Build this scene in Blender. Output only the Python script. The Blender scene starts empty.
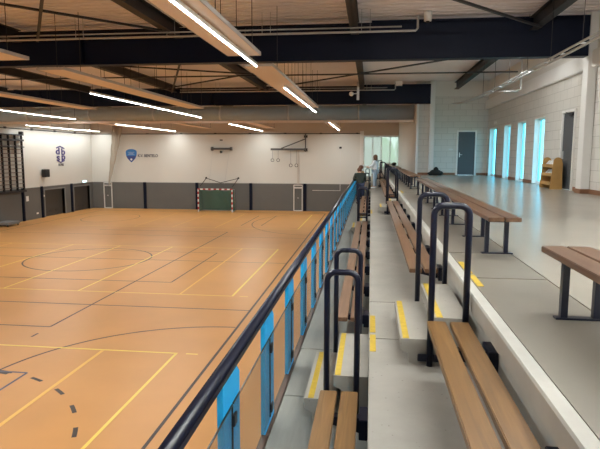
import bpy, bmesh, math, random
from mathutils import Vector, Matrix
random.seed(7)
SC = bpy.context.scene
COL = SC.collection
R = math.radians
# ---------------------------------------------------------------- camera
CAMZ = 4.9
yaw, pit, rol = R(-7.15), R(7.11), R(0.16)
def cam_rows():
    cy, sy = math.cos(yaw), math.sin(yaw)
    Rz = Matrix(((cy, -sy, 0), (sy, cy, 0), (0, 0, 1)))
    B = Matrix(((1, 0, 0), (0, 0, -1), (0, 1, 0)))
    c, s = math.cos(pit), math.sin(pit)
    Rx = Matrix(((1, 0, 0), (0, c, -s), (0, s, c)))
    c, s = math.cos(rol), math.sin(rol)
    Rr = Matrix(((c, -s, 0), (s, c, 0), (0, 0, 1)))
    return Rr @ Rx @ B @ Rz
_M = cam_rows()
cd = bpy.data.cameras.new('camera')
cam = bpy.data.objects.new('camera', cd)
COL.objects.link(cam)
rx, ry, rz_ = Vector(_M[0]), -Vector(_M[1]), -Vector(_M[2])
cam.matrix_world = Matrix(((rx.x, ry.x, rz_.x, 0), (rx.y, ry.y, rz_.y, 0), (rx.z, ry.z, rz_.z, CAMZ), (0, 0, 0, 1)))
cd.sensor_width = 36
cd.lens = 560 / 600 * 36
cd.clip_end = 300
SC.camera = cam
# ---------------------------------------------------------------- world, exposure
w = bpy.data.worlds.new('sky')
SC.world = w
w.use_nodes = True
nt = w.node_tree
bg = nt.nodes['Background']
bg.inputs[0].default_value = (0.50, 0.82, 1.0, 1)
bg.inputs[1].default_value = 1.7
SC.view_settings.view_transform = 'Standard'
SC.view_settings.look = 'None'
SC.view_settings.gamma = 1
SC.view_settings.exposure = 1.38
LAMP = 84.0          # strength of the strip lamps
SC.cycles.max_bounces = 8
SC.cycles.diffuse_bounces = 5
SC.cycles.sample_clamp_indirect = 6

# ---------------------------------------------------------------- materials
MATS = {}
def newmat(name):
    m = bpy.data.materials.new(name); m.use_nodes = True
    MATS[name] = m
    return m, m.node_tree, m.node_tree.nodes['Principled BSDF']
def mat(name, col, rough=0.5, metal=0.0, noise=0.0, scale=5.0, spec=0.5, bump=0.0, stretch=None, alpha=1.0):
    m, t, b = newmat(name)
    b.inputs['Base Color'].default_value = (*col, 1)
    b.inputs['Roughness'].default_value = rough
    b.inputs['Metallic'].default_value = metal
    b.inputs['Specular IOR Level'].default_value = spec
    b.inputs['Alpha'].default_value = alpha
    if noise or bump:
        tc = t.nodes.new('ShaderNodeTexCoord'); mp = t.nodes.new('ShaderNodeMapping')
        n = t.nodes.new('ShaderNodeTexNoise'); n.inputs['Scale'].default_value = scale
        n.inputs['Detail'].default_value = 6
        t.links.new(tc.outputs['Object'], mp.inputs[0]); t.links.new(mp.outputs[0], n.inputs[0])
        if stretch: mp.inputs['Scale'].default_value = stretch
        if noise:
            r = t.nodes.new('ShaderNodeMapRange')
            r.inputs['From Min'].default_value = .3; r.inputs['From Max'].default_value = .7
            r.inputs['To Min'].default_value = 1 - noise; r.inputs['To Max'].default_value = 1 + noise
            t.links.new(n.outputs[0], r.inputs[0])
            mx = t.nodes.new('ShaderNodeVectorMath'); mx.operation = 'SCALE'
            mx.inputs[0].default_value = col
            t.links.new(r.outputs[0], mx.inputs['Scale'])
            t.links.new(mx.outputs[0], b.inputs['Base Color'])
        if bump:
            bp = t.nodes.new('ShaderNodeBump'); bp.inputs['Strength'].default_value = bump
            bp.inputs['Distance'].default_value = .01
            t.links.new(n.outputs[0], bp.inputs['Height']); t.links.new(bp.outputs[0], b.inputs['Normal'])
    return m
def emat(name, col, s):
    m, t, b = newmat(name)
    b.inputs['Base Color'].default_value = (.9, .9, .9, 1)
    b.inputs['Emission Color'].default_value = (*col, 1)
    b.inputs['Emission Strength'].default_value = s
    return m
def block_mat(name, col, mortar, axis, bw=.60, bh=.30):
    m, t, b = newmat(name)
    tc = t.nodes.new('ShaderNodeTexCoord'); sp = t.nodes.new('ShaderNodeSeparateXYZ'); cb = t.nodes.new('ShaderNodeCombineXYZ')
    t.links.new(tc.outputs['Object'], sp.inputs[0])
    t.links.new(sp.outputs[axis], cb.inputs[0]); t.links.new(sp.outputs[2], cb.inputs[1])
    br = t.nodes.new('ShaderNodeTexBrick')
    br.inputs['Scale'].default_value = 1
    br.inputs['Brick Width'].default_value = bw; br.inputs['Row Height'].default_value = bh
    br.inputs['Mortar Size'].default_value = .009; br.inputs['Mortar Smooth'].default_value = .3
    br.inputs['Color1'].default_value = (*col, 1); br.inputs['Color2'].default_value = (*[c * .95 for c in col], 1)
    br.inputs['Mortar'].default_value = (*mortar, 1)
    t.links.new(cb.outputs[0], br.inputs[0]); t.links.new(br.outputs[0], b.inputs['Base Color'])
    b.inputs['Roughness'].default_value = .8
    return m
def wood_mat(name, a, c, rough=.38):
    m, t, b = newmat(name)
    tc = t.nodes.new('ShaderNodeTexCoord'); mp = t.nodes.new('ShaderNodeMapping')
    mp.inputs['Scale'].default_value = (26, 1.1, 26)
    n = t.nodes.new('ShaderNodeTexNoise'); n.inputs['Scale'].default_value = 1.0; n.inputs['Detail'].default_value = 5
    n.inputs['Distortion'].default_value = 1.2
    cr = t.nodes.new('ShaderNodeValToRGB')
    cr.color_ramp.elements[0].position = .3; cr.color_ramp.elements[0].color = (*a, 1)
    cr.color_ramp.elements[1].position = .72; cr.color_ramp.elements[1].color = (*c, 1)
    t.links.new(tc.outputs['Object'], mp.inputs[0]); t.links.new(mp.outputs[0], n.inputs[0])
    t.links.new(n.outputs[0], cr.inputs[0]); t.links.new(cr.outputs[0], b.inputs['Base Color'])
    b.inputs['Roughness'].default_value = rough
    return m
def concrete_mat(name, col, rough=.55, pits=True, streak=False, amp=.13):
    m, t, b = newmat(name)
    tc = t.nodes.new('ShaderNodeTexCoord')
    n = t.nodes.new('ShaderNodeTexNoise'); n.inputs['Scale'].default_value = 1.7; n.inputs['Detail'].default_value = 8
    n.inputs['Roughness'].default_value = .62
    mp = t.nodes.new('ShaderNodeMapping')
    if streak: mp.inputs['Scale'].default_value = (5, .5, 1)
    r = t.nodes.new('ShaderNodeMapRange')
    r.inputs['From Min'].default_value = .3; r.inputs['From Max'].default_value = .7
    r.inputs['To Min'].default_value = 1 - amp; r.inputs['To Max'].default_value = 1 + amp
    mx = t.nodes.new('ShaderNodeVectorMath'); mx.operation = 'SCALE'; mx.inputs[0].default_value = col
    t.links.new(tc.outputs['Object'], mp.inputs[0]); t.links.new(mp.outputs[0], n.inputs[0]); t.links.new(n.outputs[0], r.inputs[0]); t.links.new(r.outputs[0], mx.inputs['Scale'])
    out = mx.outputs[0]
    if pits:
        v = t.nodes.new('ShaderNodeTexVoronoi'); v.inputs['Scale'].default_value = 16
        t.links.new(tc.outputs['Object'], v.inputs[0])
        g = t.nodes.new('ShaderNodeMapRange'); g.inputs['From Min'].default_value = .05; g.inputs['From Max'].default_value = .1
        g.inputs['To Min'].default_value = .45; g.inputs['To Max'].default_value = 1
        t.links.new(v.outputs['Distance'], g.inputs[0])
        m2 = t.nodes.new('ShaderNodeVectorMath'); m2.operation = 'SCALE'
        t.links.new(out, m2.inputs[0]); t.links.new(g.outputs[0], m2.inputs['Scale']); out = m2.outputs[0]
    t.links.new(out, b.inputs['Base Color'])
    b.inputs['Roughness'].default_value = rough
    return m
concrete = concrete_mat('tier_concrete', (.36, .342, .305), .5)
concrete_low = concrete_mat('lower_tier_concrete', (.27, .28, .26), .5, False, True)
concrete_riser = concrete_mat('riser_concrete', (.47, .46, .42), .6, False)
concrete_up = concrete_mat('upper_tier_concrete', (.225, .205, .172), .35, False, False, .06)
floor_pol = concrete_mat('polished_floor', (.37, .34, .29), .24, False, False, .035)
floor_pol.node_tree.nodes['Principled BSDF'].inputs['Specular IOR Level'].default_value = .6
court_m = mat('court_sports_floor', (.64, .32, .105), .36, noise=.05, scale=.6, spec=.35)
white_wall = mat('white_wall', (.70, .70, .665), .8, noise=.02, scale=.4)
beige_wall = mat('beige_wall', (.58, .50, .43), .8)
dado_m = mat('grey_dado', (.135, .137, .133), .7, noise=.04, scale=1)
dado_dark = mat('dark_door_grey', (.055, .050, .046), .6)
dado_mid = mat('mid_grey_frame', (.21, .21, .21), .6)
blocks_x = block_mat('block_wall_x', (.66, .64, .60), (.47, .45, .42), 0)
blocks_y = block_mat('block_wall_y', (.66, .64, .60), (.47, .45, .42), 1)
plaster = mat('plaster', (.72, .70, .66), .8)
navy = mat('navy_steel', (.003, .007, .024), .5, spec=.2)
navy_gloss = mat('navy_powder_coat', (.004, .007, .026), .3, spec=.45)
char = mat('charcoal_steel', (.028, .027, .03), .5, spec=.3)
deck_m = mat('roof_deck', (.82, .77, .78), .6, noise=.03, scale=2)
panel_m = mat('panel_beige', (.80, .67, .57), .6)
panel_edge = mat('panel_edge', (.50, .46, .43), .5)
steel = mat('galvanised_steel', (.55, .57, .58), .35, .8)
pipe_m = mat('painted_pipe', (.45, .43, .42), .45, .3)
duct_m = mat('grey_duct', (.38, .43, .47), .55)
alu = mat('aluminium', (.72, .72, .72), .35, .6)
white_p = mat('white_paint', (.80, .79, .77), .5)
blue_p = mat('bright_blue_plate', (.008, .46, 1.0), .4)
black_p = mat('black_plastic', (.012, .012, .013), .4)
yellow_p = mat('yellow_paint', (.55, .38, .035), .6, noise=.1, scale=20)
line_y = mat('yellow_court_line', (.88, .68, .14), .4)
line_y2 = mat('faded_yellow_court_line', (.85, .53, .12), .4)
line_k = mat('black_court_line', (.045, .032, .030), .4)
line_b = mat('blue_court_line', (.09, .10, .15), .4)
wood = wood_mat('bench_wood', (.14, .068, .019), (.24, .125, .038))
wood_up = wood_mat('upper_bench_wood', (.115, .058, .032), (.185, .098, .055), .3)
wood_mid = wood_mat('bench_wood_brown', (.16, .085, .048), (.25, .14, .078))
ply = mat('plywood', (.44, .25, .075), .5, noise=.08, scale=4)
brown_base = mat('brown_skirting', (.23, .105, .05), .5)
brown_curb = mat('brown_edge_strip', (.06, .03, .018), .5)
door_grey = mat('grey_door', (.07, .078, .088), .5)
lampm = emat('lamp_diffuser', (.97, 1.0, .96), LAMP)
lamp_fill = emat('lamp_diffuser_fill', (.97, 1.0, .96), 52.0)  # glow of the added fill lamps over the upper floor
lamp_side = emat('lamp_diffuser_side', (.97, 1.0, .98), 1.3)
exit_em = emat('exit_sign_lit', (.45, .9, 1.0), 1.6)
red_p = mat('red_paint', (.42, .03, .03), .45)
net_g = mat('green_net', (.07, .17, .13), .9, alpha=.72)
net_b = mat('brown_net', (.45, .38, .30), .9, alpha=.6)
purple = mat('purple_ink', (.05, .04, .20), .6)
emb_b = mat('emblem_blue', (.035, .20, .55), .5)
emb_d = mat('emblem_dark_blue', (.03, .06, .25), .5)
txt_k = mat('grey_lettering', (.10, .10, .13), .5)
skin_m = mat('skin', (.62, .34, .24), .6)
hair_m = mat('brown_hair', (.13, .065, .035), .7)
hair_r = mat('reddish_hair', (.12, .05, .028), .7)
jacket_m = mat('dark_green_jacket', (.022, .032, .026), .8)
navy_cloth = mat('navy_trousers', (.02, .03, .07), .8)
hood_m = mat('white_hoodie', (.75, .78, .82), .8)
jeans_m = mat('light_jeans', (.33, .42, .52), .8)
tan_m = mat('tan_sweater', (.55, .38, .20), .8)
paper_m = mat('leaflets', (.75, .78, .80), .6)
leaf_m = mat('foliage', (.12, .30, .06), .9, noise=.5, scale=1.5)
grass_m = mat('outside_ground', (.25, .33, .16), .9)
bag_m = mat('black_bag', (.02, .022, .022), .8)
def glass_mat(name, tint, amount, rough=.02):
    m, t, b = newmat(name)
    tr = t.nodes.new('ShaderNodeBsdfTransparent'); tr.inputs[0].default_value = (*tint, 1)
    gl = t.nodes.new('ShaderNodeBsdfGlossy'); gl.inputs['Roughness'].default_value = rough
    mx = t.nodes.new('ShaderNodeMixShader'); mx.inputs[0].default_value = amount
    t.links.new(tr.outputs[0], mx.inputs[1]); t.links.new(gl.outputs[0], mx.inputs[2])
    t.links.new(mx.outputs[0], t.nodes['Material Output'].inputs[0])
    return m
pane_m = glass_mat('window_glass', (.52, .88, .96), .06)
def tinted_mat():
    m, t, b = newmat('smoked_glass')
    tr = t.nodes.new('ShaderNodeBsdfTransparent'); tr.inputs[0].default_value = (.92, .92, .91, 1)
    df = t.nodes.new('ShaderNodeBsdfDiffuse'); df.inputs[0].default_value = (.42, .38, .33, 1)
    mx = t.nodes.new('ShaderNodeMixShader'); mx.inputs[0].default_value = .08
    gl = t.nodes.new('ShaderNodeBsdfGlossy'); gl.inputs['Roughness'].default_value = .03
    m2 = t.nodes.new('ShaderNodeMixShader'); m2.inputs[0].default_value = .05
    t.links.new(tr.outputs[0], mx.inputs[1]); t.links.new(df.outputs[0], mx.inputs[2])
    t.links.new(mx.outputs[0], m2.inputs[1]); t.links.new(gl.outputs[0], m2.inputs[2])
    t.links.new(m2.outputs[0], t.nodes['Material Output'].inputs[0])
    return m
smoked = tinted_mat()
def curtain_mat(name, tint, amt):
    m, t, b = newmat(name)
    tr = t.nodes.new('ShaderNodeBsdfTransparent'); tr.inputs[0].default_value = (*tint, 1)
    tl = t.nodes.new('ShaderNodeBsdfTranslucent'); tl.inputs[0].default_value = (.72, .60, .54, 1)
    mx = t.nodes.new('ShaderNodeMixShader'); mx.inputs[0].default_value = amt
    t.links.new(tr.outputs[0], mx.inputs[1]); t.links.new(tl.outputs[0], mx.inputs[2]); t.links.new(mx.outputs[0], t.nodes['Material Output'].inputs[0])
    return m
frost = curtain_mat('curtained_glass', (.42, .36, .33), .65)
frost2 = curtain_mat('lightly_curtained_glass', (.66, .60, .52), .45)

# ---------------------------------------------------------------- mesh builder
class MB:
    def __init__(s): s.bm = bmesh.new(); s.mi = 0
    def box(s, x0, x1, y0, y1, z0, z1, bevel=0):
        before = set(s.bm.faces)
        vs = [s.bm.verts.new((x, y, z)) for x in (x0, x1) for y in (y0, y1) for z in (z0, z1)]
        for f in ((0, 1, 3, 2), (4, 6, 7, 5), (0, 4, 5, 1), (2, 3, 7, 6), (0, 2, 6, 4), (1, 5, 7, 3)):
            s.bm.faces.new([vs[i] for i in f])
        new = [f for f in s.bm.faces if f not in before]
        if bevel:
            es = list({e for f in new for e in f.edges})
            r = bmesh.ops.bevel(s.bm, geom=es, offset=bevel, segments=2, affect='EDGES')
        for f in s.bm.faces:
            if f not in before: f.material_index = s.mi
        return s
    def bar(s, a, b, w, h=None):
        """rectangular bar from a to b"""
        a, b = Vector(a), Vector(b); h = h or w
        d = (b - a); L = d.length; d.normalize()
        up = Vector((0, 0, 1)) if abs(d.z) < .95 else Vector((0, 1, 0))
        sx = d.cross(up).normalized(); sy = sx.cross(d)
        v = [s.bm.verts.new(p + sx * i * w / 2 + sy * j * h / 2) for p in (a, b) for i, j in ((-1, -1), (1, -1), (1, 1), (-1, 1))]
        for f in ((0, 3, 2, 1), (4, 5, 6, 7), (0, 1, 5, 4), (1, 2, 6, 5), (2, 3, 7, 6), (3, 0, 4, 7)):
            s.bm.faces.new([v[i] for i in f]).material_index = s.mi
        return s
    def tube(s, pts, r, seg=10, cap=True):
        pts = [Vector(p) for p in pts]; n = len(pts)
        rr = r if isinstance(r, (list, tuple)) else [r] * n
        rings = []; prev = None
        for i, p in enumerate(pts):
            d = (pts[min(i + 1, n - 1)] - pts[max(i - 1, 0)]).normalized()
            if prev is None:
                up = Vector((0, 0, 1)) if abs(d.z) < .9 else Vector((0, 1, 0))
                sx = d.cross(up).normalized()
            else:
                sx = (prev - d * prev.dot(d)).normalized()
            prev = sx; sy = d.cross(sx)
            rings.append([s.bm.verts.new(p + (sx * math.cos(t) + sy * math.sin(t)) * rr[i]) for t in [2 * math.pi * k / seg for k in range(seg)]])
        for a, b in zip(rings, rings[1:]):
            for k in range(seg):
                f = s.bm.faces.new((a[k], a[(k + 1) % seg], b[(k + 1) % seg], b[k])); f.smooth = True; f.material_index = s.mi
        if cap:
            s.bm.faces.new(rings[0][::-1]).material_index = s.mi; s.bm.faces.new(rings[-1]).material_index = s.mi
        return s
    def prism(s, poly, axis, a, b):
        """poly 2D points extruded along axis ('x','y','z') from a to b"""
        def P(u, v, t): return {'x': (t, u, v), 'y': (u, t, v), 'z': (u, v, t)}[axis]
        A = [s.bm.verts.new(P(u, v, a)) for u, v in poly]; B = [s.bm.verts.new(P(u, v, b)) for u, v in poly]
        fs = [s.bm.faces.new(A), s.bm.faces.new(B[::-1])]
        n = len(poly)
        for i in range(n): fs.append(s.bm.faces.new((A[i], B[i], B[(i + 1) % n], A[(i + 1) % n])))
        for f in fs: f.material_index = s.mi
        return s
    def sphere(s, c, r, sc=(1, 1, 1), seg=16):
        m = Matrix.Translation(c) @ Matrix.Diagonal((*sc, 1))
        res = bmesh.ops.create_uvsphere(s.bm, u_segments=seg, v_segments=seg // 2 + 2, radius=r, matrix=m)
        for v in res['verts']:
            for f in v.link_faces: f.smooth = True; f.material_index = s.mi
        return s
    def quad(s, pts):
        s.bm.faces.new([s.bm.verts.new(p) for p in pts]).material_index = s.mi; return s
    def build(s, name, m, parent=None):
        me = bpy.data.meshes.new(name)
        bmesh.ops.recalc_face_normals(s.bm, faces=s.bm.faces)
        s.bm.to_mesh(me); s.bm.free()
        for k in (m if isinstance(m, (list, tuple)) else [m]): me.materials.append(k)
        o = bpy.data.objects.new(name, me); COL.objects.link(o)
        if parent is not None:
            o.parent = parent; o.matrix_parent_inverse = Matrix.Translation(-Vector(parent.location))
        return o
def tag(o, label, cat, group=None, kind=None):
    o['label'] = label; o['category'] = cat
    if group: o['group'] = group
    if kind: o['kind'] = kind
    return o
def struct(o, label=None):
    o['kind'] = 'structure'
    if label: o['label'] = label
    return o
def thing(name, loc, label, cat, group=None):
    o = bpy.data.objects.new(name, None); COL.objects.link(o); o.location = loc; o.empty_display_size = .1
    return tag(o, label, cat, group)
def copy_tree(o, loc, label=None, group=None):
    c = o.copy(); COL.objects.link(c); c.location = loc
    if label: c['label'] = label
    if group: c['group'] = group
    for ch in [x for x in COL.objects if x.parent == o]:
        k = ch.copy(); COL.objects.link(k); k.parent = c
        for g in [x for x in COL.objects if x.parent == ch]:
            q = g.copy(); COL.objects.link(q); q.parent = k
    return c

# ---------------------------------------------------------------- levels (m above the court)
LZ, MZ, UZ = 2.73, 3.30, 3.87
XL, XR = -25.2, 5.9            # hall side walls
YN, YF, YD = -3.0, 48.5, 30.0  # near end, far wall, door wall
DECK = 8.65
XS = 0.765                     # riser between the middle and the upper tier

# ---------------------------------------------------------------- setting: floors
b = MB(); b.box(XL - .3, -.8, YN, YF + .3, -.2, 0); fl = struct(b.build('floor', court_m), 'orange sports court floor with painted lines')
breaks = [YN, 4.8, 6.05, 15.8, 26.8, 37.8, YF]
def slab(name, x0, x1, z0, z1, m, brk=breaks, gap=.006):
    q = MB()
    for a, c in zip(brk, brk[1:]): q.box(x0, x1, a + gap, c - gap, z0, z1, .006)
    return struct(q.build(name, m))
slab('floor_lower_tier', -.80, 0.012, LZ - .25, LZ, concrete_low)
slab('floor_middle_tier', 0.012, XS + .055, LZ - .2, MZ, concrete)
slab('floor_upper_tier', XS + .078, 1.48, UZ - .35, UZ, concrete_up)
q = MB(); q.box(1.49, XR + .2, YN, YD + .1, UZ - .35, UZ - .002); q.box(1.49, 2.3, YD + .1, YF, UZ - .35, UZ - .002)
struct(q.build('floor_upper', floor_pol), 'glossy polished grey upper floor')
q = MB()
for a, c in zip(breaks, breaks[1:]):      # coping with a stepped profile on the riser of the upper tier
    q.prism([(XS + .055, MZ - .05), (XS + .055, UZ - .16), (XS, UZ - .13), (XS - .004, UZ - .01), (XS + .004, UZ + .004), (XS + .075, UZ + .004), (XS + .075, MZ - .05)], 'y', a + .005, c - .005)
struct(q.build('trim_1', concrete_riser), 'pale concrete riser and coping of the upper tier')
q = MB(); q.box(-.80, 2.3, YN, YF, LZ - .36, LZ - .25); q.box(XS + .07, XR, YN, YD, UZ - .45, UZ - .35); struct(q.build('floor_stand_base', concrete_low))
q = MB(); q.box(-.85, -.80, YN, YF, 0, LZ - .26); q.box(XS, XS + .06, YN, YF, 0, LZ - .37); struct(q.build('wall_stand_front', dado_m))
q = MB(); q.box(-.80, -.745, YN, YF, LZ - .25, LZ + .03, .005); struct(q.build('trim_2', brown_curb), 'brown edge strip along the foot of the railing')

# court lines
lines = MB(); LZ0 = .004
def L(x0, y0, x1, y1, wd=.06, mi=0):
    lines.mi = mi
    d = Vector((x1 - x0, y1 - y0)); d.normalize(); nx, ny = -d.y * wd / 2, d.x * wd / 2
    z = LZ0 + .0008 * mi
    lines.quad([(x0 + nx, y0 + ny, z), (x1 + nx, y1 + ny, z), (x1 - nx, y1 - ny, z), (x0 - nx, y0 - ny, z)])
def arc(cx, cy, r, a0, a1, wd=.06, mi=0, n=48, sy=1):
    for k in range(n):
        t0, t1 = [R(a0 + (a1 - a0) * (k + e) / n) for e in (0, 1.02)]
        L(cx + r * math.cos(t0), cy + r * sy * math.sin(t0), cx + r * math.cos(t1), cy + r * sy * math.sin(t1), wd, mi)
K, YL, YP, BL = 0, 1, 2, 3
L(-3.7, -2.5, -3.7, 46.5, .07); L(-23.4, 46.5, -3.7, 46.5, .07); L(-23.4, 2, -23.4, 46.5)
L(-23.4, 16.9, -3.7, 16.9); L(-23.4, 24.7, -3.7, 24.7); L(-23.4, 32.4, -3.7, 32.4, .05)
L(-19.3, 20.35, -7.55, 20.35); L(-7.55, 20.35, -7.55, 26.9); L(-19.3, 26.9, -7.55, 26.9, .04)
L(-17.5, 14.5, -9.0, 14.5); L(-9.0, 14.5, -8.95, 34.4); L(-17.5, 34.4, -8.95, 34.4)
L(-9.0, 13.6, -9.0, 13.9); arc(-13.1, 24.6, 2.85, 0, 360, .07, K, 72)
arc(-3.75, 10.5, 4.65, 90, 190); arc(-3.75, 40.1, 4.65, 90, 270, .05, K, 48, 1.35)
arc(-19.9, 41, 2.0, 0, 360, .05, K, 48, 1.4)
L(-8.85, 37.7, -8.85, 44.0); L(-7.45, 37.9, -7.45, 44.2)
for k in range(9):
    a = 8 + k * 13.5; arc(-9.0, 7.1, 4.25, a, a + 5.0, .085, K, 3)
L(-8.6, 11.28, -8.0, 11.15, .10); L(-13, 11.25, -7.6, 11.25, .06, BL); L(-7.6, 11.25, -7.6, 4, .06, BL)
L(-22, 12.9, -4.7, 12.9, .07, YL); L(-4.7, 12.93, -4.7, 3.5, .07, YL); L(-4.45, 12.9, -4.15, 12.9, .06, YL)
L(-6.6, 12.85, -6.6, 3.5, .09, YP)
L(-22, 18.6, -4.7, 18.6, .06, YL); L(-22, 28.4, -4.7, 28.4, .06, YL); L(-4.7, 18.57, -4.7, 28.4, .08, YL); L(-4.45, 18.6, -4.15, 18.6, .05, YL)
for x, m_ in ((-6.6, YP), (-10.4, YL), (-13.3, YL), (-16.0, YL), (-19.6, YP)): L(x, 18.6, x, 28.4, .07, m_)
L(-22, 36.3, -4.7, 36.3, .06, YL); L(-4.7, 36.3, -4.7, 45.4, .08, YL); L(-22, 45.4, -4.7, 45.4, .05, YP)
for x in (-10.3, -13.3, -16.0): L(x, 36.3, x, 45, .06, YP)
cm = lines.build('court_markings', [line_k, line_y, line_y2, line_b], fl); cm['kind'] = 'structure'

# ---------------------------------------------------------------- setting: walls
def wall_with_holes(name, axis, pos, th, u0, u1, z0, z1, holes, m):
    """axis 'x': wall plane at x=pos running along y; 'y': plane y=pos along x. holes: (u0,u1,z0,z1)"""
    q = MB()
    def bx(a, c, e, f):
        if c - a < 1e-4 or f - e < 1e-4: return
        if axis == 'x': q.box(pos, pos + th, a, c, e, f)
        else: q.box(a, c, pos, pos + th, e, f)
    cur = u0
    for h in sorted(holes):
        bx(cur, h[0], z0, z1); bx(h[0], h[1], z0, h[2]); bx(h[0], h[1], h[3], z1); cur = h[1]
    bx(cur, u1, z0, z1)
    return struct(q.build(name, m))
WT = UZ + 2.36      # window head
wins = [(20.35, 21.6), (22.75, 23.95), (25.15, 26.3)]
wall_with_holes('wall_right', 'x', XR, .25, YN, YD + .2, UZ - .3, DECK, [(a, c, UZ + .02, WT) for a, c in wins] + [(17.38, 18.52, UZ, UZ + 2.38), (27.8, 29.4, UZ + .0, WT)], blocks_y)
wall_with_holes('wall_back_of_upper_floor', 'y', YD, .25, 2.3, XR, UZ - .3, DECK, [(4.42, 5.33, UZ, UZ + 2.26)], blocks_x)
q = MB(); q.box(2.3, 2.5, YD + .25, YF, UZ - .3, DECK); struct(q.build('wall_passage', white_wall))
q = MB(); q.box(XL, -.9, YF, YF + .25, 2.36, 6.68); struct(q.build('wall_far', white_wall))
q = MB(); q.box(XL, -.9, YF + .02, YF + .27, 6.68, DECK); q.box(-.9, 2.5, YF, YF + .25, 6.5, DECK); struct(q.build('wall_far_upper', beige_wall))
q = MB(); q.box(XL, -.9, YF - .04, YF + .25, 0, 2.36); struct(q.build('wall_far_dado', dado_m))
q = MB(); q.box(XL - .25, XL, YN, YF + .25, 2.36, DECK); struct(q.build('wall_left', white_wall))
DOORS = [(40.75, 43.6), (45.1, 47.8)]
wall_with_holes('wall_left_dado', 'x', XL - .25, .29, YN, YF - .04, 0, 2.36, [(a, c, 0, 2.1) for a, c in DOORS], dado_m)
q = MB(); q.box(XL, XR, YN - .2, YN, 0, DECK); struct(q.build('wall_near', white_wall))
q = MB(); q.box(XL, -.9, YF - .05, YF, 6.66, 6.72); q.box(XL, XL + .05, 20, YF, 6.66, 6.72)
for k in range(8): q.box(-23 + k * 3.1, -22.8 + k * 3.1, YF - .08, YF, 6.66, 6.76)
for k in range(7): q.box(XL, XL + .09, 27 + k * 3.1, 27.2 + k * 3.1, 6.64, 6.78)
struct(q.build('trim_3', char), 'thin dark rail along the top of the white walls')
q = MB(); q.box(XL, -.9, YF - .05, YF - .0, 2.34, 2.39); q.box(XL, XL + .06, 30, YF, 2.34, 2.39); struct(q.build('trim_4', dado_mid))
# dark steel posts set in the grey dado
for i, x in enumerate((-20.2, -15.35, -10.45, -5.65)):
    q = MB(); q.box(x - .13, x + .13, YF - .11, YF - .04, 0, 2.4); q.box(x - .05, x + .05, YF - .13, YF - .11, 0, 2.4)
    struct(q.build('trim_%d' % (5 + i), navy))
for i, y in enumerate((37.95, 40.35, 44.7)):
    q = MB(); q.box(XL + .04, XL + .11, y - .13, y + .13, 0, 2.42); q.box(XL + .11, XL + .14, y - .05, y + .05, 0, 2.42); struct(q.build('trim_%d' % (9 + i), navy))
# storage doors on the left wall
for i, (a, c) in enumerate(DOORS):
    q = MB()
    q.box(XL - .22, XL - .16, a, c, 0, 2.1)
    q.mi = 1
    q.box(XL - .16, XL - .145, a + .9, a + 1.25, .35, .43); q.box(XL - .16, XL - .145, a + 1.75, a + 2.1, .35, .43)
    for k in range(1, 4): q.box(XL - .16, XL - .15, a, c, k * .52 - .01, k * .52 + .01)
    d = struct(q.build('door_%d' % (i + 1), [dado_dark, black_p]), 'dark wide storage door in the grey left wall')
    q = MB(); q.box(XL - .2, XL + .07, a - .12, a, 0, 2.2); q.box(XL - .2, XL + .07, c, c + .12, 0, 2.2); q.box(XL - .2, XL + .07, a, c, 2.1, 2.2)
    struct(q.build('door_%d_frame' % (i + 1), dado_mid))
# skirting
q = MB(); q.box(XR - .025, XR, YN, 17.3, UZ, UZ + .12)
for a, c in ((18.6, 20.35), (21.6, 22.75), (23.95, 25.15), (26.3, 27.74), (29.4, YD)): q.box(XR - .025, XR, a, c, UZ, UZ + .12)
struct(q.build('baseboard_right', brown_base))
q = MB(); q.box(2.3, 4.34, YD - .025, YD, UZ, UZ + .12); q.box(5.41, XR, YD - .025, YD, UZ, UZ + .12); struct(q.build('baseboard_back', brown_base))
# columns
q = MB(); q.box(2.3, 2.42, YD - .12, YD, UZ, 8.2, .01); struct(q.build('trim_12', white_p))
q = MB(); q.box(2.96, 3.2, YD - .25, YD, UZ, DECK, .01); struct(q.build('trim_13', white_p))
q = MB(); q.box(5.68, XR, 16.1, 16.5, UZ, DECK, .01); q.mi = 1; q.box(5.66, XR, 16.08, 16.52, UZ, UZ + .12); struct(q.build('trim_14', [white_p, brown_base]), 'white column against the right block wall')
q = MB(); q.box(5.76, XR, YN, YD, UZ + 3.36, UZ + 3.80, .02)
struct(q.build('trim_15', white_p), 'long painted beam along the top of the right wall')
q = MB(); q.box(XR - .02, XR, YN, YD, UZ + 3.8, DECK); q.box(3.2, XR, YD - .02, YD, 7.9, DECK); struct(q.build('wall_right_upper', plaster))
q = MB(); q.box(-.95, -.62, YF - .2, YF, LZ, 6.9, .01); q.box(-.62, 2.3, YF - .06, YF, 6.45, 6.55); struct(q.build('trim_16', white_p))

# roof deck with ribs
prof = []; y = YN
q = MB(); zb = DECK
while y < YF + .3:
    prof += [(y, zb), (y + .17, zb), (y + .20, zb + .09), (y + .27, zb + .09), (y + .30, zb)]; y += .30
vs = [[q.bm.verts.new((x, yy, zz)) for yy, zz in prof] for x in (XL - .25, XR + .25)]
for i in range(len(prof) - 1): q.bm.faces.new((vs[0][i], vs[0][i + 1], vs[1][i + 1], vs[1][i]))
q.box(XL - .25, XR + .25, YN - .2, YF + .3, DECK + .12, DECK + .25)
struct(q.build('ceiling', deck_m), 'ribbed steel roof deck')

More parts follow.
